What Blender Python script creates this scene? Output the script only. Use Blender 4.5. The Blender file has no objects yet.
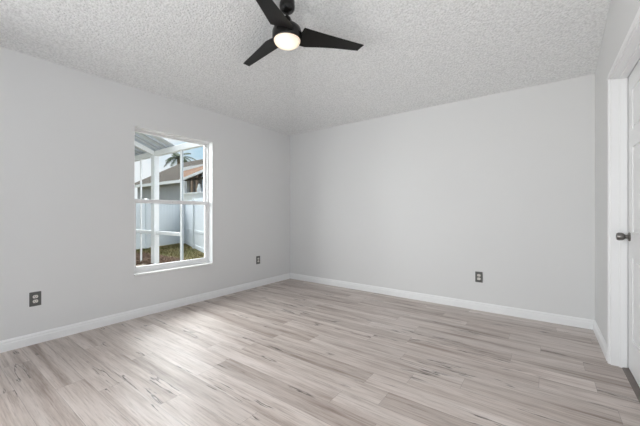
import bpy, bmesh, math, random
from mathutils import Vector, Matrix

random.seed(7)
sc = bpy.context.scene
COL = sc.collection
R = math.radians

# ------------------------------------------------------------------ camera
FPX = 304.6
cam = bpy.data.cameras.new('camera')
cam.sensor_width = 36.0
cam.lens = 36.0 * FPX / 640.0
cam.clip_start = 0.02
cam.clip_end = 500
cam_o = bpy.data.objects.new('camera', cam)
COL.objects.link(cam_o)
cam_o.location = (0, 0, 1.109)
cam_o.rotation_euler = (R(90), 0, R(36.3))
cam.shift_y = 0.0005
sc.camera = cam_o

# ------------------------------------------------------------------ world sky (soft clouds)
world = bpy.data.worlds.new('sky')
sc.world = world
world.use_nodes = True
wn = world.node_tree.nodes
wl = world.node_tree.links
wn.clear()
wo = wn.new('ShaderNodeOutputWorld')
bg = wn.new('ShaderNodeBackground')
bg.inputs['Strength'].default_value = 1.0
tc = wn.new('ShaderNodeTexCoord')
mp = wn.new('ShaderNodeMapping')
mp.inputs['Scale'].default_value = (1, 1, 2.6)
no = wn.new('ShaderNodeTexNoise')
no.inputs['Scale'].default_value = 3.2
no.inputs['Detail'].default_value = 6
cr = wn.new('ShaderNodeValToRGB')
cr.color_ramp.elements[0].position = 0.36
cr.color_ramp.elements[0].color = (0.50, 0.72, 0.88, 1)
cr.color_ramp.elements[1].position = 0.58
cr.color_ramp.elements[1].color = (0.93, 0.96, 1.0, 1)
wl.new(tc.outputs['Generated'], mp.inputs['Vector'])
wl.new(mp.outputs['Vector'], no.inputs['Vector'])
wl.new(no.outputs['Fac'], cr.inputs['Fac'])
wl.new(cr.outputs['Color'], bg.inputs['Color'])
# added sky glow, out of view above the rear fence, to brighten the floor
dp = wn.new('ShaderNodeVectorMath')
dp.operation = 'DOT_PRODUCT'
FILL_GLOW = Vector((-0.73, 0.12, 0.70)).normalized()
dp.inputs[1].default_value = FILL_GLOW
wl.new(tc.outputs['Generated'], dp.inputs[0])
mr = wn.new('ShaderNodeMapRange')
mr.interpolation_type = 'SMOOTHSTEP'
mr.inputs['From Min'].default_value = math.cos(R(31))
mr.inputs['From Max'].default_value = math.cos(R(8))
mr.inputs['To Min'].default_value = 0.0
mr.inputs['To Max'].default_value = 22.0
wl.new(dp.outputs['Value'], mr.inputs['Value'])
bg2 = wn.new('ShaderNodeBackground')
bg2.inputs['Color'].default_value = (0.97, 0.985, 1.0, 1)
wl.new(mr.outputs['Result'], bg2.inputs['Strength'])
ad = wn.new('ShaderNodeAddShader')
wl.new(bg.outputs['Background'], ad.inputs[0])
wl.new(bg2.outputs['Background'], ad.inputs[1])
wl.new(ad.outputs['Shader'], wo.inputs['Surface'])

# ------------------------------------------------------------------ sun and added fill lights
sun = bpy.data.lights.new('sun', 'SUN')
sun.energy = 1.0
sun.angle = R(35)
sun.color = (1.0, 0.96, 0.9)
sun_o = bpy.data.objects.new('sun', sun)
COL.objects.link(sun_o)
sun_o.rotation_euler = Vector((-0.72, -0.18, -0.9)).to_track_quat('-Z', 'Y').to_euler()


def area(name, loc, direction, sx, sy, power, color=(1, 1, 1)):
    l = bpy.data.lights.new(name, 'AREA')
    l.shape = 'RECTANGLE'
    l.size = sx
    l.size_y = sy
    l.energy = power
    l.color = color
    o = bpy.data.objects.new(name, l)
    COL.objects.link(o)
    o.location = loc
    o.rotation_euler = Vector(direction).to_track_quat('-Z', 'Y').to_euler()
    return o


# added fill lights out of view: one aimed up, one by the left wall
area('upward_fill', (-0.40, -0.55, 0.95), (0.75, 0.95, 1), 0.9, 0.7, 35, (1.0, 1.0, 1.0))
area('left_fill', (-2.95, -0.75, 1.35), (1, 0.18, 0.10), 0.8, 1.1, 40, (1.0, 1.0, 1.0))
# added fill panel, unseen in the side yard, shining slantwise through the window
area('side_yard_fill', (-4.75, 0.45, 1.9), (0.75, 0.62, -0.16), 1.5, 1.5, 125, (0.97, 0.985, 1.0))

sc.view_settings.view_transform = 'Standard'
sc.view_settings.look = 'None'
sc.view_settings.gamma = 1.0
sc.view_settings.use_curve_mapping = False
sc.view_settings.exposure = 0.0


# ------------------------------------------------------------------ helpers
def new_bm():
    return bmesh.new()


def bx(bm, x0, x1, y0, y1, z0, z1, M=None):
    vs = [bm.verts.new(Vector(c)) for c in
          [(x0, y0, z0), (x1, y0, z0), (x1, y1, z0), (x0, y1, z0), (x0, y0, z1), (x1, y0, z1), (x1, y1, z1), (x0, y1, z1)]]
    for f in [(0, 3, 2, 1), (4, 5, 6, 7), (0, 1, 5, 4), (1, 2, 6, 5), (2, 3, 7, 6), (3, 0, 4, 7)]:
        bm.faces.new([vs[i] for i in f])
    if M is not None:
        for v in vs:
            v.co = M @ v.co
    return vs


def prism(bm, pts, axis, a0, a1):
    """extrude a polygon (2-D points of the two other axes, in order) along an axis"""
    def mk(p, a):
        if axis == 'x':
            return (a, p[0], p[1])
        if axis == 'y':
            return (p[0], a, p[1])
        return (p[0], p[1], a)
    A = [bm.verts.new(mk(p, a0)) for p in pts]
    B = [bm.verts.new(mk(p, a1)) for p in pts]
    n = len(pts)
    bm.faces.new(A)
    bm.faces.new(B[::-1])
    for i in range(n):
        bm.faces.new([A[i], B[i], B[(i + 1) % n], A[(i + 1) % n]])


def beam(bm, p0, p1, w, h):
    """rectangular bar from p0 to p1"""
    p0, p1 = Vector(p0), Vector(p1)
    d = p1 - p0
    L = d.length
    q = d.to_track_quat('X', 'Z').to_matrix().to_4x4()
    M = Matrix.Translation(p0) @ q
    bx(bm, 0, L, -w / 2, w / 2, -h / 2, h / 2, M)


def lathe(bm, prof, cx=0, cy=0, n=48, cap_top=True, cap_bot=True, M=None):
    rings = []
    for r, z in prof:
        ring = []
        for k in range(n):
            a = 2 * math.pi * k / n
            v = Vector((cx + r * math.cos(a), cy + r * math.sin(a), z))
            if M is not None:
                v = M @ v
            ring.append(bm.verts.new(v))
        rings.append(ring)
    for i in range(len(rings) - 1):
        for k in range(n):
            bm.faces.new([rings[i][k], rings[i][(k + 1) % n], rings[i + 1][(k + 1) % n], rings[i + 1][k]])
    if cap_bot:
        bm.faces.new(rings[0][::-1])
    if cap_top:
        bm.faces.new(rings[-1])


def obj(name, bm, m, parent=None, smooth=False, bevel=0.0, loc=None, seg=2):
    bmesh.ops.recalc_face_normals(bm, faces=bm.faces[:])
    me = bpy.data.meshes.new(name)
    bm.to_mesh(me)
    bm.free()
    me.materials.append(m)
    if smooth:
        for p in me.polygons:
            p.use_smooth = True
    o = bpy.data.objects.new(name, me)
    COL.objects.link(o)
    if parent is not None:
        o.parent = parent
    if loc is not None:
        o.location = loc
    if bevel > 0:
        b = o.modifiers.new('bevel', 'BEVEL')
        b.width = bevel
        b.segments = seg
        b.limit_method = 'ANGLE'
        b.angle_limit = R(40)
    if smooth:
        try:
            me.set_sharp_from_angle(angle=R(40))
        except Exception:
            pass
    return o


def tag(o, label, cat, group=None, kind=None):
    o['label'] = label
    o['category'] = cat
    if group:
        o['group'] = group
    if kind:
        o['kind'] = kind
    return o


def struct(name, bm, m, label=None, cat=None, **kw):
    o = obj(name, bm, m, **kw)
    o['kind'] = 'structure'
    if label:
        o['label'] = label
    if cat:
        o['category'] = cat
    return o


def empty(name, loc=(0, 0, 0), rz=0.0):
    o = bpy.data.objects.new(name, None)
    COL.objects.link(o)
    o.location = loc
    o.rotation_euler = (0, 0, rz)
    o.empty_display_size = 0.1
    return o


# ------------------------------------------------------------------ materials
class NT:
    def __init__(self, name):
        self.m = bpy.data.materials.new(name)
        self.m.use_nodes = True
        self.t = self.m.node_tree
        self.b = self.t.nodes['Principled BSDF']
        self.out = self.t.nodes['Material Output']

    def n(self, typ, **props):
        nd = self.t.nodes.new(typ)
        for k, v in props.items():
            setattr(nd, k, v)
        return nd

    def l(self, a, b):
        self.t.links.new(a, b)

    def math(self, op, a, b=None, c=None, clamp=False):
        nd = self.n('ShaderNodeMath', operation=op, use_clamp=clamp)
        for i, v in enumerate((a, b, c)):
            if v is None:
                continue
            if isinstance(v, (int, float)):
                nd.inputs[i].default_value = v
            else:
                self.l(v, nd.inputs[i])
        return nd.outputs[0]

    def mix(self, fac, a, b, blend='MIX'):
        nd = self.n('ShaderNodeMix', data_type='RGBA', blend_type=blend)
        for s, v in ((nd.inputs[0], fac), (nd.inputs[6], a), (nd.inputs[7], b)):
            if isinstance(v, (int, float)):
                s.default_value = v
            elif isinstance(v, tuple):
                s.default_value = v if len(v) == 4 else (*v, 1)
            else:
                self.l(v, s)
        return nd.outputs[2]

    def noise(self, vec, scale, detail=3, rough=0.5):
        nd = self.n('ShaderNodeTexNoise')
        nd.inputs['Scale'].default_value = scale
        nd.inputs['Detail'].default_value = detail
        nd.inputs['Roughness'].default_value = rough
        self.l(vec, nd.inputs['Vector'])
        return nd.outputs['Fac']

    def ramp(self, fac, stops):
        nd = self.n('ShaderNodeValToRGB')
        e = nd.color_ramp.elements
        while len(e) < len(stops):
            e.new(0.5)
        for i, (p, c) in enumerate(stops):
            e[i].position = p
            e[i].color = c if len(c) == 4 else (*c, 1)
        self.l(fac, nd.inputs['Fac'])
        return nd.outputs['Color']

    def bump(self, h, strength=0.3, dist=0.005):
        nd = self.n('ShaderNodeBump')
        nd.inputs['Strength'].default_value = strength
        nd.inputs['Distance'].default_value = dist
        self.l(h, nd.inputs['Height'])
        self.l(nd.outputs['Normal'], self.b.inputs['Normal'])

    def pos(self):
        return self.n('ShaderNodeTexCoord').outputs['Object']


def mat(name, col, rough=0.5, metal=0.0, var=0.03, scale=6.0, spec=0.5, bump=0.0, bump_scale=60.0):
    t = NT(name)
    b = t.b
    b.inputs['Roughness'].default_value = rough
    b.inputs['Metallic'].default_value = metal
    b.inputs['Specular IOR Level'].default_value = spec
    p = t.pos()
    f = t.noise(p, scale, 3)
    lo = tuple(max(0, c * (1 - var)) for c in col)
    hi = tuple(min(1, c * (1 + var)) for c in col)
    t.l(t.ramp(f, [(0.3, lo), (0.7, hi)]), b.inputs['Base Color'])
    if bump > 0:
        t.bump(t.noise(p, bump_scale, 3), bump, 0.004)
    return t.m


def floor_material():
    t = NT('wood_plank_floor')
    p = t.pos()
    s = t.n('ShaderNodeSeparateXYZ')
    t.l(p, s.inputs[0])
    X, Y = s.outputs[0], s.outputs[1]
    PW, PL = 0.152, 1.22
    yr = t.math('DIVIDE', t.math('ADD', Y, 0.05), PW)
    row = t.math('FLOOR', yr)
    fy = t.math('SUBTRACT', yr, row)
    wr = t.n('ShaderNodeTexWhiteNoise', noise_dimensions='1D')
    t.l(row, wr.inputs['W'])
    xo = t.math('ADD', t.math('DIVIDE', X, PL), t.math('MULTIPLY', wr.outputs['Value'], 7.0))
    col = t.math('FLOOR', xo)
    fx = t.math('SUBTRACT', xo, col)
    cv = t.n('ShaderNodeCombineXYZ')
    t.l(row, cv.inputs[0])
    t.l(col, cv.inputs[1])
    w2 = t.n('ShaderNodeTexWhiteNoise', noise_dimensions='2D')
    t.l(cv.outputs[0], w2.inputs['Vector'])
    rnd = w2.outputs['Value']
    # grain coordinates: shifted per plank, stretched along the plank
    off = t.math('MULTIPLY', rnd, 37.0)

    def coords(sx, sy):
        c = t.n('ShaderNodeCombineXYZ')
        t.l(t.math('ADD', t.math('MULTIPLY', X, sx), off), c.inputs[0])
        t.l(t.math('ADD', t.math('MULTIPLY', Y, sy), t.math('MULTIPLY', off, 3.1)), c.inputs[1])
        t.l(off, c.inputs[2])
        return c.outputs[0]
    g1 = t.noise(coords(0.85, 13.0), 1.0, 6, 0.62)     # broad streaks
    g2 = t.noise(coords(4.5, 110.0), 1.0, 5, 0.68)   # fine grain
    g3 = t.noise(coords(1.3, 14.0), 1.0, 4, 0.55)    # cracks
    g4 = t.noise(coords(0.9, 2.2), 1.0, 3, 0.5)     # cloudy patches
    base = t.ramp(g1, [(0.30, (0.30, 0.235, 0.202)), (0.41, (0.465, 0.395, 0.357)), (0.52, (0.60, 0.532, 0.494)), (0.72, (0.68, 0.625, 0.593))])
    tone = t.ramp(rnd, [(0.0, (0.80, 0.775, 0.76)), (0.2, (0.93, 0.92, 0.91)), (0.6, (0.99, 0.99, 0.99)), (1.0, (1.04, 1.04, 1.04))])
    c1 = t.mix(1.0, base, tone, 'MULTIPLY')
    fine = t.ramp(g2, [(0.32, (0.68, 0.65, 0.63)), (0.48, (0.97, 0.97, 0.97)), (0.68, (1.10, 1.10, 1.10))])
    c2 = t.mix(1.0, c1, fine, 'MULTIPLY')
    patch = t.ramp(g4, [(0.3, (0.88, 0.87, 0.86)), (0.7, (1.08, 1.08, 1.08))])
    c3 = t.mix(1.0, c2, patch, 'MULTIPLY')
    g5 = t.noise(coords(1.9, 9.0), 1.0, 2, 0.5)
    rdg = t.math('DIVIDE', t.math('ABSOLUTE', t.math('SUBTRACT', g3, 0.5)), 0.026)
    line = t.math('SUBTRACT', 1.0, rdg, clamp=True)
    mask = t.ramp(g5, [(0.585, (0, 0, 0)), (0.62, (1, 1, 1))])
    crack = t.math('MULTIPLY', line, mask)
    crack2 = t.math('MULTIPLY', crack, 0.95, clamp=True)
    c4 = t.mix(crack2, c3, (0.05, 0.04, 0.034))
    # seams
    ey = t.math('MULTIPLY', t.math('MINIMUM', fy, t.math('SUBTRACT', 1.0, fy)), PW)
    ex = t.math('MULTIPLY', t.math('MINIMUM', fx, t.math('SUBTRACT', 1.0, fx)), PL)
    e = t.math('MINIMUM', ex, ey)
    seam = t.math('LESS_THAN', e, 0.0011)
    c5 = t.mix(t.math('MULTIPLY', seam, 0.45), c4, (0.10, 0.085, 0.075))
    t.l(c5, t.b.inputs['Base Color'])
    rg = t.math('ADD', 0.36, t.math('MULTIPLY', g2, 0.10))
    t.l(rg, t.b.inputs['Roughness'])
    t.b.inputs['Specular IOR Level'].default_value = 0.5
    h = t.math('SUBTRACT', t.math('SUBTRACT', g2, t.math('MULTIPLY', seam, 1.5)), t.math('MULTIPLY', crack, 0.8))
    t.bump(h, 0.22, 0.0015)
    return t.m


def ceiling_material():
    t = NT('popcorn_ceiling')
    p = t.pos()
    v = t.n('ShaderNodeTexVoronoi')
    v.inputs['Scale'].default_value = 55
    t.l(p, v.inputs['Vector'])
    n1 = t.noise(p, 62, 3, 0.6)
    n2 = t.noise(p, 32, 3, 0.6)
    h = t.math('ADD', t.math('SUBTRACT', t.math('MULTIPLY', n1, 1.0), v.outputs['Distance']), t.math('MULTIPLY', n2, 1.0))
    c = t.ramp(n1, [(0.36, (0.76, 0.765, 0.765)), (0.58, (0.91, 0.915, 0.915))])  # darker low spots paint the popcorn's self-shadow into the colour
    t.l(c, t.b.inputs['Base Color'])
    t.b.inputs['Roughness'].default_value = 0.95
    t.b.inputs['Specular IOR Level'].default_value = 0.1
    t.bump(h, 0.75, 0.009)
    return t.m


def glass_material(name, tint=(0.97, 0.985, 0.98), refl=1.0):
    t = NT(name)
    t.t.nodes.remove(t.b)
    tr = t.n('ShaderNodeBsdfTransparent')
    tr.inputs[0].default_value = (*tint, 1)
    gl = t.n('ShaderNodeBsdfGlossy')
    gl.inputs['Roughness'].default_value = 0.02
    fr = t.n('ShaderNodeFresnel')
    fr.inputs[0].default_value = 1.35
    mx = t.n('ShaderNodeMixShader')
    t.l(t.math('MULTIPLY', fr.outputs[0], refl), mx.inputs[0])
    t.l(tr.outputs[0], mx.inputs[1])
    t.l(gl.outputs[0], mx.inputs[2])
    t.l(mx.outputs[0], t.out.inputs[0])
    return t.m


def lamp_material():
    t = NT('glowing_lens')
    t.b.inputs['Base Color'].default_value = (0.9, 0.88, 0.84, 1)
    # the bulb behind the frosted dish: hottest over the bulb, dimmer toward the rim
    ln = t.n('ShaderNodeVectorMath', operation='LENGTH')
    t.l(t.pos(), ln.inputs[0])
    c = t.ramp(t.math('DIVIDE', ln.outputs['Value'], 0.115), [(0.35, (1.0, 0.80, 0.56)), (0.70, (0.85, 0.62, 0.38)), (1.0, (0.36, 0.24, 0.13))])
    t.l(c, t.b.inputs['Emission Color'])
    t.b.inputs['Emission Strength'].default_value = 1.0
    t.b.inputs['Roughness'].default_value = 0.4
    return t.m


def grass_material():
    t = NT('grass')
    p = t.pos()
    n1 = t.noise(p, 1.6, 4)
    n2 = t.noise(p, 22, 4, 0.7)
    c = t.ramp(n1, [(0.3, (0.075, 0.078, 0.026)), (0.55, (0.14, 0.118, 0.05)), (0.75, (0.20, 0.15, 0.075))])
    c2 = t.mix(1.0, c, t.ramp(n2, [(0.3, (0.6, 0.6, 0.6)), (0.7, (1.2, 1.2, 1.2))]), 'MULTIPLY')
    t.l(c2, t.b.inputs['Base Color'])
    t.b.inputs['Roughness'].default_value = 0.9
    t.b.inputs['Specular IOR Level'].default_value = 0.05
    return t.m


def shingle_material(name, c0, c1):
    t = NT(name)
    p = t.pos()
    br = t.n('ShaderNodeTexBrick')
    br.inputs['Scale'].default_value = 1.0
    br.inputs['Brick Width'].default_value = 0.33
    br.inputs['Row Height'].default_value = 0.14
    br.inputs['Mortar Size'].default_value = 0.006
    br.inputs['Color1'].default_value = (*c0, 1)
    br.inputs['Color2'].default_value = (*c1, 1)
    br.inputs['Mortar'].default_value = tuple(c * 0.6 for c in c0) + (1,)
    t.l(p, br.inputs['Vector'])
    t.l(br.outputs['Color'], t.b.inputs['Base Color'])
    t.b.inputs['Specular IOR Level'].default_value = 0.05
    t.b.inputs['Roughness'].default_value = 0.9
    return t.m


M = {
    'wall': mat('painted_wall', (0.768, 0.770, 0.770), 0.75, var=0.006, scale=1.2, spec=0.25, bump=0.05, bump_scale=45),
    'trim': mat('white_trim', (0.90, 0.905, 0.91), 0.38, var=0.006, scale=3),
    'door': mat('white_door', (0.90, 0.905, 0.91), 0.40, var=0.006, scale=3),
    'sash': mat('white_sash', (0.88, 0.88, 0.885), 0.4, var=0.01, scale=5),
    'sill': mat('pale_marble', (0.90, 0.90, 0.89), 0.25, var=0.02, scale=14),
    'gap': mat('gap_shade', (0.03, 0.03, 0.03), 0.7),
    'nickel': mat('dark_nickel', (0.23, 0.22, 0.21), 0.30, metal=1.0, var=0.05),
    'fan': mat('matt_black', (0.007, 0.0065, 0.006), 0.24, var=0.1, spec=0.4),
    'blade': mat('black_blade', (0.009, 0.0085, 0.008), 0.40, var=0.15, scale=20, spec=0.28),
    'plate': mat('grey_plate', (0.115, 0.115, 0.11), 0.45, var=0.04),
    'socket': mat('pale_socket', (0.72, 0.70, 0.66), 0.45, var=0.03),
    'slot': mat('socket_slot', (0.03, 0.03, 0.03), 0.6),
    'strip': mat('threshold_strip', (0.17, 0.145, 0.13), 0.5, var=0.1),
    'vinyl': mat('white_vinyl', (0.72, 0.76, 0.80), 0.5, var=0.02, scale=2),
    'alu': mat('white_aluminium', (0.83, 0.83, 0.85), 0.45, var=0.02),
    'panel': mat('grey_roof_panel', (0.66, 0.69, 0.76), 0.6, var=0.05),
    'rib': mat('grey_rib', (0.42, 0.45, 0.50), 0.6, var=0.05),
    'stucco': mat('blue_grey_stucco', (0.42, 0.43, 0.47), 0.9, var=0.05, bump=0.3),
    'stucco_w': mat('white_stucco', (0.82, 0.83, 0.84), 0.9, var=0.03),
    'dark': mat('dark_interior', (0.14, 0.13, 0.12), 0.8, var=0.3, scale=3),
    'curtain': mat('tan_curtain', (0.33, 0.24, 0.18), 0.9, var=0.2, scale=8),
    'trunk': mat('palm_trunk', (0.22, 0.17, 0.12), 0.95, var=0.25, scale=8),
    'frond': mat('palm_frond', (0.05, 0.08, 0.03), 0.8, var=0.3, scale=5),
    'mulch': mat('red_brown_mulch', (0.13, 0.085, 0.06), 0.95, var=0.35, scale=20, spec=0.1),
    'pebble': mat('pale_pebble', (0.36, 0.29, 0.24), 0.9, var=0.35, scale=15),
    'lens': lamp_material(),
    'floor': floor_material(),
    'ceil': ceiling_material(),
    'glass': glass_material('window_glass', refl=0.5),
    'grass': grass_material(),
    'shingle': shingle_material('brown_shingle', (0.040, 0.031, 0.023), (0.054, 0.042, 0.031)),
    'clay': shingle_material('terracotta_shingle', (0.17, 0.095, 0.06), (0.20, 0.115, 0.07)),
}

# ------------------------------------------------------------------ the room shell
XL, XR, YB, YF = -3.49, 0.394, 3.89, -1.25
WH = 2.44          # height of the low walls
SL = 0.27          # slope of the vault
CAP = 2.95         # flat middle of the vault
U = (CAP - WH) / SL
T = 0.15           # wall thickness
WY0, WY1, WZ0, WZ1 = 1.432, 2.378, 0.442, 2.036     # window opening
DY0, DY1, DZ = 2.085, 3.075, 2.105                  # door opening

bm = new_bm()
bx(bm, XL - T, XR + T, YF - T, YB + T, -0.10, 0.0)
struct('floor', bm, M['floor'], 'grey brown wood plank floor', 'floor')

# vaulted ceiling: slopes up from the left and far walls, meeting on a hip
bm = new_bm()


def zc(u):
    return WH + SL * u


e = T
ux = XL + U
uy = YB - U
pts = {
    'a': (XL - e, YB + e, zc(-e)),
    'b': (XR + e, YB + e, zc(-e)),
    'c': (XL - e, YF - e, zc(-e)),
    'h': (ux, uy, CAP),
    'hr': (XR + e, uy, CAP),
    'hf': (ux, YF - e, CAP),
    'rf': (XR + e, YF - e, CAP),
}
lo = {k: bm.verts.new(p) for k, p in pts.items()}
hi = {k: bm.verts.new((p[0], p[1], p[2] + 0.12)) for k, p in pts.items()}
for f in (['a', 'h', 'hf', 'c'], ['a', 'b', 'hr', 'h'], ['h', 'hr', 'rf', 'hf']):
    bm.faces.new([lo[k] for k in f])
    bm.faces.new([hi[k] for k in f][::-1])
loop = ['a', 'b', 'hr', 'rf', 'hf', 'c']
for i in range(len(loop)):
    k0, k1 = loop[i], loop[(i + 1) % len(loop)]
    bm.faces.new([lo[k0], lo[k1], hi[k1], hi[k0]])
struct('ceiling', bm, M['ceil'], 'white textured vaulted ceiling', 'ceiling')

# left wall with the window opening
bm = new_bm()
top = WH + 0.0
for y0, y1, z0, z1 in ((YF - T, WY0, 0, top), (WY1, YB, 0, top), (WY0, WY1, 0, WZ0), (WY0, WY1, WZ1, top)):
    bx(bm, XL - T, XL, y0, y1, z0, z1)
struct('wall_left', bm, M['wall'], 'white wall holding the window', 'wall')

# far wall
bm = new_bm()
bx(bm, XL - T, XR + T, YB, YB + T, 0, WH)
struct('wall_back', bm, M['wall'], 'white far wall without openings', 'wall')

# right wall, its top following the vault, with the door opening
bm = new_bm()


def zr(y):
    return min(CAP, WH + SL * (YB - y))


prism(bm, [(DY1, 0), (YB, 0), (YB, WH), (DY1, zr(DY1))], 'x', XR, XR + T)
prism(bm, [(DY0, DZ), (DY1, DZ), (DY1, zr(DY1)), (DY0, zr(DY0))], 'x', XR, XR + T)
prism(bm, [(YF - T, 0), (DY0, 0), (DY0, zr(DY0)), (uy, CAP), (YF - T, CAP)], 'x', XR, XR + T)
struct('wall_right', bm, M['wall'], 'white wall holding the door', 'wall')

# wall behind the camera; its wide unseen opening is added for sky light
bm = new_bm()
OX0, OX1, OZ = -2.95, 0.05, 2.2
prism(bm, [(XL - T, 0), (OX0, 0), (OX0, CAP), (ux, CAP), (XL - T, zc(-T))], 'y', YF - T, YF)
bx(bm, OX1, XR, YF - T, YF, 0, CAP)
bx(bm, OX0, OX1, YF - T, YF, OZ, CAP)
struct('wall_front', bm, M['wall'])
w2 = empty('added_opening', (0, YF, 0))
w2['kind'] = 'structure'
bm = new_bm()
for x0, x1, z0, z1 in ((OX0, OX0 + 0.05, 0, OZ), (OX1 - 0.05, OX1, 0, OZ), (OX0, OX1, OZ - 0.05, OZ), (-1.48, -1.42, 0, OZ), (OX0, OX1, 0, 0.04)):
    bx(bm, x0, x1, -0.10, -0.04, z0, z1)
obj('frame', bm, M['sash'], w2)

# baseboards with a stepped profile
BP = [(0, 0), (0.015, 0), (0.015, 0.060), (0.011, 0.066), (0.011, 0.078), (0.005, 0.090), (0, 0.092)]
bm = new_bm()
prism(bm, [(XL + d, z) for d, z in BP], 'y', YF, YB)
struct('baseboard_left', bm, M['trim'])
bm = new_bm()
prism(bm, [(YB - d, z) for d, z in BP], 'x', XL, XR)
struct('baseboard_back', bm, M['trim'])
bm = new_bm()
prism(bm, [(XR - d, z) for d, z in BP], 'y', DY1 + 0.042, YB)
prism(bm, [(XR - d, z) for d, z in BP], 'y', YF, DY0 - 0.042)
struct('baseboard_right', bm, M['trim'])

# ------------------------------------------------------------------ window (single hung)
win = empty('window_1', (XL, (WY0 + WY1) / 2, WZ0))
win['kind'] = 'structure'
win['label'] = 'white single hung window in the left wall'
win['category'] = 'window'
HW = (WY1 - WY0) / 2
HH = WZ1 - WZ0


def ring(bm, y0, y1, z0, z1, w, x0, x1, wb=None, wt=None):
    wb = w if wb is None else wb
    wt = w if wt is None else wt
    bx(bm, x0, x1, y0, y0 + w, z0, z1)
    bx(bm, x0, x1, y1 - w, y1, z0, z1)
    bx(bm, x0, x1, y0 + w, y1 - w, z0, z0 + wb)
    bx(bm, x0, x1, y0 + w, y1 - w, z1 - wt, z1)


bm = new_bm()
ring(bm, -HW, HW, 0.02, HH, 0.022, -0.145, -0.080, wb=0.022, wt=0.014)
obj('window_frame', bm, M['sash'], win, bevel=0.002)
up = None
MID = 0.80
bm = new_bm()
ring(bm, -HW + 0.022, HW - 0.022, MID - 0.012, HH - 0.014, 0.024, -0.135, -0.112, wb=0.03, wt=0.018)
up = obj('upper_sash', bm, M['sash'], win, bevel=0.0015)
bm = new_bm()
bx(bm, -0.126, -0.122, -HW + 0.046, HW - 0.046, MID + 0.016, HH - 0.030)
obj('glass_pane', bm, M['glass'], up)
bm = new_bm()
ring(bm, -HW + 0.022, HW - 0.022, 0.042, MID + 0.022, 0.030, -0.110, -0.084, wb=0.042, wt=0.044)
low = obj('lower_sash', bm, M['sash'], win, bevel=0.0015)
bm = new_bm()
bx(bm, -0.099, -0.095, -HW + 0.05, HW - 0.05, 0.082, MID - 0.020)
obj('glass_pane', bm, M['glass'], low)
bm = new_bm()
bx(bm, -0.084, -0.066, -0.025, 0.025, MID - 0.006, MID + 0.010)
obj('sash_lock', bm, M['sash'], low, bevel=0.003)
bm = new_bm()
for yy in (-HW + 0.024, HW - 0.05):
    bx(bm, -0.111, -0.092, yy, yy + 0.026, HH - 0.075, HH - 0.05)
obj('sash_stop', bm, M['sash'], win, bevel=0.003)
bm = new_bm()
for y0, y1, z0, z1 in ((-HW, -HW + 0.004, 0.02, HH), (HW - 0.004, HW, 0.02, HH), (-HW, HW, HH - 0.004, HH)):
    bx(bm, -0.080, 0.001, y0, y1, z0, z1)
obj('reveal_lining', bm, M['trim'], win)
bm = new_bm()
bx(bm, -0.145, 0.014, -HW + 0.0005, HW - 0.0005, 0.0005, 0.020)
obj('window_sill', bm, M['sill'], win, bevel=0.004)

# ------------------------------------------------------------------ door in the right wall
door = empty('door_1', (0.485, (DY0 + DY1) / 2, 0))
door['kind'] = 'structure'
door['label'] = 'white panelled door set back in the right wall'
door['category'] = 'door'
DX = 0.485
YA, YZ = DY0 + 0.022, DY1 - 0.022
hw = (YZ - YA) / 2 - 0.003
htop = DZ - 0.022 - 0.003
# jamb lining and stop
bm = new_bm()
c = (DY0 + DY1) / 2
for s in (-1, 1):
    y0, y1 = sorted((s * (DY1 - c), s * (DY1 - c - 0.02)))
    bx(bm, XR - DX - 0.0, XR + T - DX, y0, y1, 0, DZ)
bx(bm, XR - DX, XR + T - DX, DY0 - c, DY1 - c, DZ - 0.02, DZ)
obj('door_jamb', bm, M['trim'], door, bevel=0.002)
bm = new_bm()
for s in (-1, 1):
    y0, y1 = sorted((s * (DY1 - c - 0.02), s * (DY1 - c - 0.031)))
    bx(bm, -0.045, -0.004, y0, y1, 0, DZ - 0.02)
bx(bm, -0.045, -0.004, DY0 - c + 0.02, DY1 - c - 0.02, DZ - 0.031, DZ - 0.02)
obj('door_stop', bm, M['trim'], door, bevel=0.002)
# casing on the wall face
bm = new_bm()
CP = [(0, 0), (-0.009, 0.0), (-0.013, 0.008), (-0.013, 0.018), (-0.009, 0.026), (-0.007, 0.044), (-0.003, 0.048), (0, 0.048)]
for s in (-1, 1):
    e0 = s * (DY1 - c - 0.006)
    prism(bm, [(XR - DX + d, e0 + s * w) for d, w in CP], 'z', 0, DZ - 0.006)
prism(bm, [(XR - DX + d, DZ - 0.006 + w) for d, w in CP], 'y', DY0 - c - 0.042, DY1 - c + 0.042)
obj('door_casing', bm, M['trim'], door)
# the slab with six sunk panels
bm = new_bm()
bx(bm, 0.008, 0.040, -hw, hw, 0.012, htop)
st = 0.115
cols = [(-hw + st, -0.05), (0.05, hw - st)]
rows = [(0.24, 0.80), (0.98, 1.56), (1.68, htop - 0.125)]
ys = [(-hw, -hw + st), (-0.05, 0.05), (hw - st, hw)]
for y0, y1 in ys:
    bx(bm, 0, 0.010, y0, y1, 0.012, htop)
for z0, z1 in ((0.012, 0.24), (0.80, 0.98), (1.56, 1.68), (htop - 0.125, htop)):
    for y0, y1 in cols:
        bx(bm, 0, 0.010, y0, y1, z0, z1)
slab = obj('door_slab', bm, M['door'], door, bevel=0.003)
for y0, y1 in cols:
    for z0, z1 in rows:
        bm = new_bm()
        g = 0.022
        vs = bx(bm, 0.002, 0.010, y0 + g, y1 - g, z0 + g, z1 - g)
        obj('raised_panel', bm, M['door'], slab, bevel=0.006)
bm = new_bm()
for y0, y1 in ((-hw - 0.003, -hw), (hw, hw + 0.003)):
    bx(bm, 0.006, 0.036, y0, y1, 0.004, htop + 0.003)
bx(bm, 0.006, 0.036, -hw, hw, htop, htop + 0.003)
bx(bm, 0.006, 0.036, -hw, hw, 0.002, 0.012)
obj('dark_gap_strip', bm, M['gap'], door)  # near-black strips paint the shade in the gaps around the door
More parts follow.
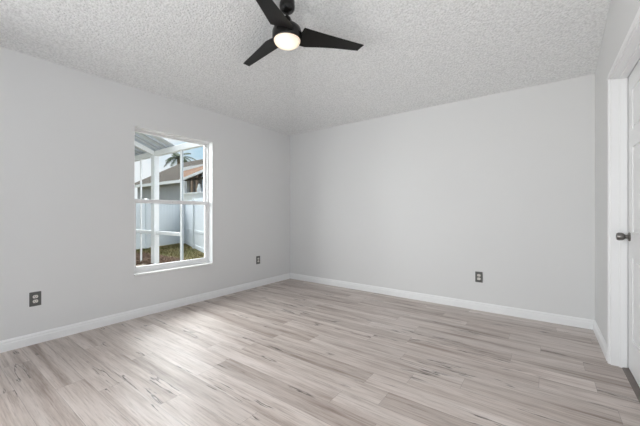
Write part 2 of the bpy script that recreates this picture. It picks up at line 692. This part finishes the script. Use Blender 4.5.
# knob
ky, kz = hw - 0.055, 0.945
RM = Matrix.Translation((0, ky, kz)) @ Matrix.Rotation(R(-90), 4, 'Y')
bm = new_bm()
lathe(bm, [(0.031, -0.001), (0.031, 0.006), (0.026, 0.010)], n=32, M=RM)
rose = obj('knob_rose', bm, M['nickel'], door, smooth=True)
bm = new_bm()
lathe(bm, [(0.014, 0.008), (0.013, 0.024), (0.021, 0.030), (0.027, 0.040), (0.028, 0.058), (0.023, 0.068), (0.006, 0.071)], n=32, M=RM)
obj('door_knob', bm, M['nickel'], rose, smooth=True)['label'] = 'dark metal round knob'
# transition strip in the doorway
bm = new_bm()
prism(bm, [(0.452, 0.0), (0.458, 0.006), (0.480, 0.008), (0.53, 0.008), (0.53, 0.0)], 'y', DY0 + 0.021, DY1 - 0.021)
struct('trim_1', bm, M['strip'], 'dark transition strip under the door', 'threshold')


# ------------------------------------------------------------------ wall outlets
def make_outlet():
    root = empty('wall_outlet')
    bm = new_bm()
    bx(bm, -0.038, 0.038, -0.006, 0.0, -0.060, 0.060)
    obj('cover_plate', bm, M['plate'], root, bevel=0.003)
    for s in (-1, 1):
        bm = new_bm()
        pts = []
        for k in range(24):
            a = 2 * math.pi * k / 24
            pts.append((0.0175 * math.cos(a), max(-0.0135, min(0.0135, 0.0175 * math.sin(a))) + s * 0.0195))
        prism(bm, pts, 'y', -0.0085, -0.005)
        so = obj('socket', bm, M['socket'], root)
        so['label'] = 'pale socket face'
        bm = new_bm()
        for dx, hh in ((-0.0065, 0.0045), (0.0065, 0.0035)):
            bx(bm, dx - 0.0012, dx + 0.0012, -0.0089, -0.008, s * 0.0195 + 0.002 - hh, s * 0.0195 + 0.002 + hh)
        bx(bm, -0.0022, 0.0022, -0.0089, -0.008, s * 0.0195 - 0.0105, s * 0.0195 - 0.006)
        obj('slots', bm, M['slot'], so)
    bm = new_bm()
    lathe(bm, [(0.003, 0.005), (0.003, 0.0075)], n=12, M=Matrix.Rotation(R(90), 4, 'X'))
    obj('screw', bm, M['plate'], root)
    return root


def copy_tree(o, parent=None):
    c2 = o.copy()
    COL.objects.link(c2)
    if parent is not None:
        c2.parent = parent
    for ch in list(o.children):
        copy_tree(ch, c2)
    return c2


out0 = make_outlet()
spots = [
    ((XL, 0.655, 0.381), R(90), 'grey wall outlet on the left wall nearest the camera, before the window'),
    ((XL, 3.165, 0.402), R(90), 'grey wall outlet on the left wall between the window and the far corner'),
    ((-0.598, YB, 0.380), 0, 'grey wall outlet on the far wall toward the door'),
]
for i, (lc, rz, lab) in enumerate(spots):
    o = out0 if i == 0 else copy_tree(out0)
    o.location = lc
    o.rotation_euler = (0, 0, rz)
    tag(o, lab, 'outlet', 'grey wall outlets')

# ------------------------------------------------------------------ ceiling fan
FX, FY = -1.765, 1.929
FZ = WH + SL * (FX - XL)            # ceiling height at the mount
fan = empty('ceiling_fan', (FX, FY, FZ))
tag(fan, 'black three blade ceiling fan with a glowing round light', 'ceiling fan')


def Z(z):
    return z - FZ


bm = new_bm()
lathe(bm, [(0.012, Z(2.818)), (0.030, Z(2.821)), (0.050, Z(2.832)), (0.063, Z(2.852)), (0.066, Z(2.875)), (0.064, Z(2.888)), (0.064, 0.012)], n=40)
obj('canopy', bm, M['fan'], fan, smooth=True)
bm = new_bm()
lathe(bm, [(0.0135, Z(2.75)), (0.0135, Z(2.822))], n=24)
obj('downrod', bm, M['fan'], fan, smooth=True)
bm = new_bm()
lathe(bm, [(0.119, Z(2.584)), (0.125, Z(2.598)), (0.126, Z(2.648)), (0.115, Z(2.682)), (0.088, Z(2.706)), (0.055, Z(2.728)), (0.036, Z(2.762)), (0.026, Z(2.780)), (0.014, Z(2.784))], n=64)
obj('motor_housing', bm, M['fan'], fan, smooth=True)
bm = new_bm()
prof = []
for k in range(11):
    a = R(90) * k / 10
    prof.append((0.003 + 0.109 * math.sin(a), 0.010 - 0.056 * math.cos(a)))
prof.append((0.112, 0.020))
lathe(bm, prof, n=64)
lens = obj('light_lens', bm, M['lens'], fan, smooth=True, loc=(0, 0, Z(2.573)))
lens['label'] = 'glowing frosted light lens'


def blade_bm():
    NR, NC = 22, 8
    r0, r1 = 0.085, 0.685
    top_v, bot_v = [], []
    bm = new_bm()
    for i in range(NR + 1):
        s = i / NR
        lead = -0.094 + 0.052 * s
        trail = 0.118 - 0.074 * s - 0.008 * math.sin(math.pi * min(1, s * 1.1))
        trail *= 0.72 + 0.28 * min(1.0, s / 0.14)
        pitch = math.tan(R(15 - 8 * s))
        tt, bb = [], []
        for j in range(NC + 1):
            q = j / NC
            cc = lead + (trail - lead) * q
            r = r0 + (r1 - r0) * s - (0.030 * q * s ** 3) + 0.050 * (1 - q) * (1 - s) ** 3
            z = -cc * pitch - 0.022 * s ** 1.3 + 0.004 * math.sin(math.pi * q)
            th = 0.004 * (1 - 0.75 * abs(2 * q - 1) ** 2)
            tt.append(bm.verts.new((r, cc, z + th)))
            bb.append(bm.verts.new((r, cc, z - th)))
        top_v.append(tt)
        bot_v.append(bb)
    for i in range(NR):
        for j in range(NC):
            bm.faces.new([top_v[i][j], top_v[i + 1][j], top_v[i + 1][j + 1], top_v[i][j + 1]])
            bm.faces.new([bot_v[i][j], bot_v[i][j + 1], bot_v[i + 1][j + 1], bot_v[i + 1][j]])
        for j in (0, NC):
            bm.faces.new([top_v[i][j], bot_v[i][j], bot_v[i + 1][j], top_v[i + 1][j]])
    for i in (0, NR):
        for j in range(NC):
            bm.faces.new([top_v[i][j], bot_v[i][j], bot_v[i][j + 1], top_v[i][j + 1]])
    return bm


for a in (14, 134, 255):
    b = obj('blade', blade_bm(), M['blade'], fan, smooth=True)
    b.location = (0, 0, Z(2.632))
    b.rotation_euler = (0, 0, R(36.3 + a))

# ------------------------------------------------------------------ outside: yard
GZ = -0.18
bm = new_bm()
bx(bm, -80, XL - T, -40, 60, GZ - 0.3, GZ)
struct('ground', bm, M['grass'], 'lawn outside the window', 'ground')

# short grass blades on the visible part of the lawn
bm = new_bm()
for k in range(7000):
    x = random.uniform(-12.3, -5.2)
    y = random.uniform(2.2, 6.9)
    if -10.25 < x < -6.85 and 2.75 < y < 4.6:
        continue        # the mulch bed
    # stay on the near side of both fence runs
    if x < -11.57 + (y - 4.78) * (-1.09 / 2.42) + 0.12:
        continue
    if y > 5.73 + (x + 8.92) * (-1.47 / 3.74) - 0.12:
        continue
    a = random.uniform(0, math.pi)
    h = random.uniform(0.03, 0.075)
    w = 0.012
    dx, dy = math.cos(a) * w, math.sin(a) * w
    lx, ly = random.uniform(-0.03, 0.03), random.uniform(-0.03, 0.03)
    bm.faces.new([bm.verts.new((x - dx, y - dy, GZ)), bm.verts.new((x + dx, y + dy, GZ)), bm.verts.new((x + lx, y + ly, GZ + h))])
tag(obj('grass', bm, M['grass']), 'short olive green grass in front of the white fence', 'grass', kind='stuff')

# mulch bed
bm = new_bm()
for k in range(3600):
    x = random.uniform(-10.1, -7.0)
    y = random.uniform(2.9, 4.45)
    if x > -8.05 and y < 3.55:
        continue        # pebbles lie here
    s = random.uniform(0.015, 0.04)
    Mx = Matrix.Translation((x, y, GZ + 0.02 + random.uniform(0, 0.05))) @ Matrix.Rotation(random.uniform(0, 6.28), 4, 'Z') @ Matrix.Rotation(random.uniform(-0.5, 0.5), 4, 'X')
    bx(bm, -s, s, -s * 0.5, s * 0.5, -0.008, 0.008, Mx)
tag(obj('mulch', bm, M['mulch']), 'red brown wood mulch below the screen enclosure', 'mulch', kind='stuff')
bm = new_bm()
for k in range(420):
    x = random.uniform(-8.0, -7.0)
    y = random.uniform(2.95, 3.50)
    s = random.uniform(0.02, 0.045)
    mm = Matrix.Translation((x, y, GZ + s * 0.5)) @ Matrix.Diagonal((s, s * 0.8, s * 0.6, 1))
    bmesh.ops.create_icosphere(bm, subdivisions=1, radius=1.0, matrix=mm)
tag(obj('pebbles', bm, M['pebble']), 'pale pebbles scattered over the mulch', 'pebbles', kind='stuff')


# white vinyl fence
def fence_run(name, p0, p1, npan, label):
    p0, p1 = Vector((*p0, GZ)), Vector((*p1, GZ))
    d = p1 - p0
    L = d.length
    root = empty(name, p0, math.atan2(d.y, d.x))
    tag(root, label, 'fence', 'white vinyl fences')
    H = 1.80
    w = L / npan
    for i in range(npan):
        bm = new_bm()
        x = i * w + 0.065
        x1 = (i + 1) * w - 0.065
        nb = max(1, round((x1 - x) / 0.17))
        bw = (x1 - x) / nb
        for k in range(nb):
            bx(bm, x + k * bw + 0.007, x + (k + 1) * bw - 0.007, -0.011, 0.011, 0.05, H - 0.1)
        bx(bm, x, x1, -0.006, 0.006, 0.05, H - 0.1)
        pn = obj('fence_panel', bm, M['vinyl'], root)
        for z0, z1 in ((0.02, 0.16), (0.60, 0.69), (H - 0.14, H)):
            bm = new_bm()
            bx(bm, x - 0.003, x1 + 0.003, -0.025, 0.025, z0, z1)
            obj('rail', bm, M['vinyl'], pn, bevel=0.004)
    for i in range(npan + 1):
        bm = new_bm()
        bx(bm, i * w - 0.063, i * w + 0.063, -0.063, 0.063, 0, H)
        ps = obj('post', bm, M['vinyl'], root)
        bm = new_bm()
        vs = bx(bm, i * w - 0.075, i * w + 0.075, -0.07, 0.07, H, H + 0.02)
        for v in vs[4:]:
            v.co.x = i * w + (v.co.x - i * w) * 0.3
            v.co.y *= 0.3
            v.co.z += 0.01
        obj('post_cap', bm, M['vinyl'], ps)
    return root


fence_run('fence', (-10.02, 1.34), (-12.66, 7.2), 3, 'white vinyl fence along the rear of the yard, left stretch through the window')
fence_run('fence', (-12.45, 7.12), (-6.3, 4.70), 3, 'white vinyl fence running toward the house, right stretch through the window')

# ------------------------------------------------------------------ outside: white aluminium enclosure
CY = 3.63
cage = empty('screen_enclosure', (-7.69, CY, GZ))
tag(cage, 'white aluminium screen enclosure frame with grey ribbed roof outside the window', 'patio enclosure')
CO = Vector((-7.69, CY, GZ))


def cpart(name, bm, m, **kw):
    for v in bm.verts:
        v.co -= CO
    return obj(name, bm, m, cage, **kw)


for x, w in ((-8.44, 0.035), (-7.69, 0.17), (-6.48, 0.06), (-5.1, 0.075), (-9.9, 0.1)):
    bm = new_bm()
    dpt = 0.06 if w > 0.15 else 0.02
    bx(bm, x - w / 2, x + w / 2, CY - dpt, CY + dpt, GZ, 2.50)
    cpart('post', bm, M['alu'], bevel=0.006)
bm = new_bm()
bx(bm, -6.448, -6.42, CY - 0.01, CY + 0.01, GZ, 2.50)
cpart('post_strip', bm, M['rib'])  # narrow grey strip beside the slim post
bm = new_bm()
bx(bm, -11.0, -4.4, CY - 0.045, CY + 0.045, 2.50, 2.63)
cpart('eave_beam', bm, M['alu'], bevel=0.006)
bm = new_bm()
bx(bm, -9.85, -7.77, CY - 0.03, CY + 0.03, 0.60, 0.68)
bx(bm, -7.605, -6.51, CY - 0.03, CY + 0.03, 0.60, 0.68)
cpart('chair_rail', bm, M['alu'], bevel=0.004)
RS = 0.39
for x in (-9.9, -7.69):
    bm = new_bm()
    beam(bm, (x, CY, 2.56), (x, CY - 2.6, 2.56 + RS * 2.6), 0.07, 0.10)
    cpart('rafter', bm, M['alu'])
bm = new_bm()
prism(bm, [(CY + 0.10, 2.63), (CY - 2.7, 2.67 + RS * 2.7), (CY - 2.7, 2.685 + RS * 2.7), (CY + 0.10, 2.645)], 'x', -11.2, -6.80)
rp = cpart('roof_panel', bm, M['panel'])
bm = new_bm()
x = -11.1
while x < -6.85:
    beam(bm, (x - CO.x, 0.05, 2.63 - GZ), (x - CO.x, -2.65, 2.65 + RS * 2.65 - GZ), 0.05, 0.05)
    x += 0.31
obj('roof_ribs', bm, M['rib'], rp)

# ------------------------------------------------------------------ outside: neighbouring house
hs = empty('neighbour_house', (-16.0, 8.1, GZ))
tag(hs, 'neighbouring house with brown shingle roof beyond the white fence', 'house')
HO = Vector((-16.0, 8.1, GZ))


def hpart(name, bm, m, parent=None, **kw):
    for v in bm.verts:
        v.co -= HO
    return obj(name, bm, m, parent or hs, **kw)


bm = new_bm()
bx(bm, -19.3, -7.0, 8.1, 13.9, GZ, 2.72)
hpart('wall', bm, M['stucco'])
bm = new_bm()
prism(bm, [(7.7, 2.70), (11.0, 4.50), (14.3, 2.70), (14.3, 2.60), (11.0, 4.38), (7.7, 2.60)], 'x', -19.7, -6.5)
roof = hpart('roof', bm, M['shingle'])
bm = new_bm()
bx(bm, -19.7, -13.5, 7.66, 7.70, 2.56, 2.70)
hpart('fascia', bm, M['alu'])
# sunroom on the nearer end
bm = new_bm()
bx(bm, -13.6, -7.4, 7.66, 7.78, GZ, 1.98)
bx(bm, -13.6, -13.42, 7.66, 7.78, 1.98, 2.62)
sr = hpart('sunroom_wall', bm, M['stucco_w'])
sr['label'] = 'white low wall of the sunroom'
bm = new_bm()
bx(bm, -13.65, -7.35, 7.60, 7.70, 1.98, 2.05)
hpart('sill', bm, M['alu'])
bm = new_bm()
prism(bm, [(-13.45, 1.9), (-7.4, 1.9), (-7.4, 3.5), (-13.45, 2.62)], 'y', 7.92, 7.97)
hpart('screen', bm, M['dark'])
for x in (-12.95, -12.55, -12.05, -11.7):
    bm = new_bm()
    bx(bm, x - 0.06, x + 0.06, 7.72, 7.78, 2.05, 2.68 + 0.158 * (x + 13.36))
    hpart('mullion', bm, M['rib'] if x > -12.5 else M['curtain'])
bm = new_bm()
lathe(bm, [(0.10, 2.05), (0.11, 2.18), (0.07, 2.26), (0.055, 2.38), (0.02, 2.42)], cx=-12.25, cy=7.68, n=16)
hpart('lantern', bm, M['stucco_w'])
bm = new_bm()
beam(bm, (-13.75, 7.62, 2.64), (-9.0, 7.62, 3.39), 0.08, 0.11)
hpart('rake_board', bm, M['alu'])
bm = new_bm()
v = [bm.verts.new(p) for p in ((-13.75, 7.60, 2.70), (-9.0, 7.60, 3.45), (-9.0, 9.0, 3.85), (-16.0, 9.0, 3.42),
                               (-13.75, 7.60, 2.66), (-9.0, 7.60, 3.41), (-9.0, 9.0, 3.30), (-16.0, 9.0, 3.28))]
for f in ((0, 1, 2, 3), (4, 7, 6, 5), (0, 4, 5, 1), (1, 5, 6, 2), (2, 6, 7, 3), (3, 7, 4, 0)):
    bm.faces.new([v[i] for i in f])
sroof = hpart('sunroom_roof', bm, M['clay'])
sroof['label'] = 'terracotta sunroom roof'
bm = new_bm()
bx(bm, -16.0, -8.5, 8.98, 9.06, 3.36, 3.62)
hpart('clerestory_band', bm, M['alu'])

# ------------------------------------------------------------------ outside: palm
PX, PY = -30.9, 17.0
palm = empty('palm_tree', (PX, PY, GZ))
tag(palm, 'dark green palm tree behind the brown shingle roof', 'tree')
PH = 7.1
bm = new_bm()
lathe(bm, [(0.22, 0), (0.17, 1.5), (0.15, 4.0), (0.14, 6.4), (0.18, PH)], n=14)
obj('trunk', bm, M['trunk'], palm, smooth=True)
for k in range(22):
    bm = new_bm()
    az = 2 * math.pi * k / 22 + random.uniform(-0.15, 0.15)
    el = random.uniform(-0.25, 1.0)
    Lf = random.uniform(1.4, 2.3)
    prev = None
    P = Vector((0, 0, PH))
    dirv = Vector((math.cos(az) * math.cos(el), math.sin(az) * math.cos(el), math.sin(el)))
    n = 12
    for i in range(n):
        step = dirv * (Lf / n)
        Q = P + step
        side = dirv.cross(Vector((0, 0, 1))).normalized()
        beam(bm, P, Q, 0.03, 0.03)
        ll = 0.55 * math.sin(math.pi * (0.12 + 0.85 * i / n))
        for s in (-1, 1):
            for f in (0.25, 0.75):
                b0 = P + step * f
                tip = b0 + side * s * ll * 0.8 + dirv * ll * 0.5 + Vector((0, 0, -0.35 * ll))
                w = dirv * 0.035
                bm.faces.new([bm.verts.new(b0 - w), bm.verts.new(b0 + w), bm.verts.new(tip)])
        P = Q
        dirv = (dirv + Vector((0, 0, -0.13))).normalized()
    obj('frond', bm, M['frond'], palm)
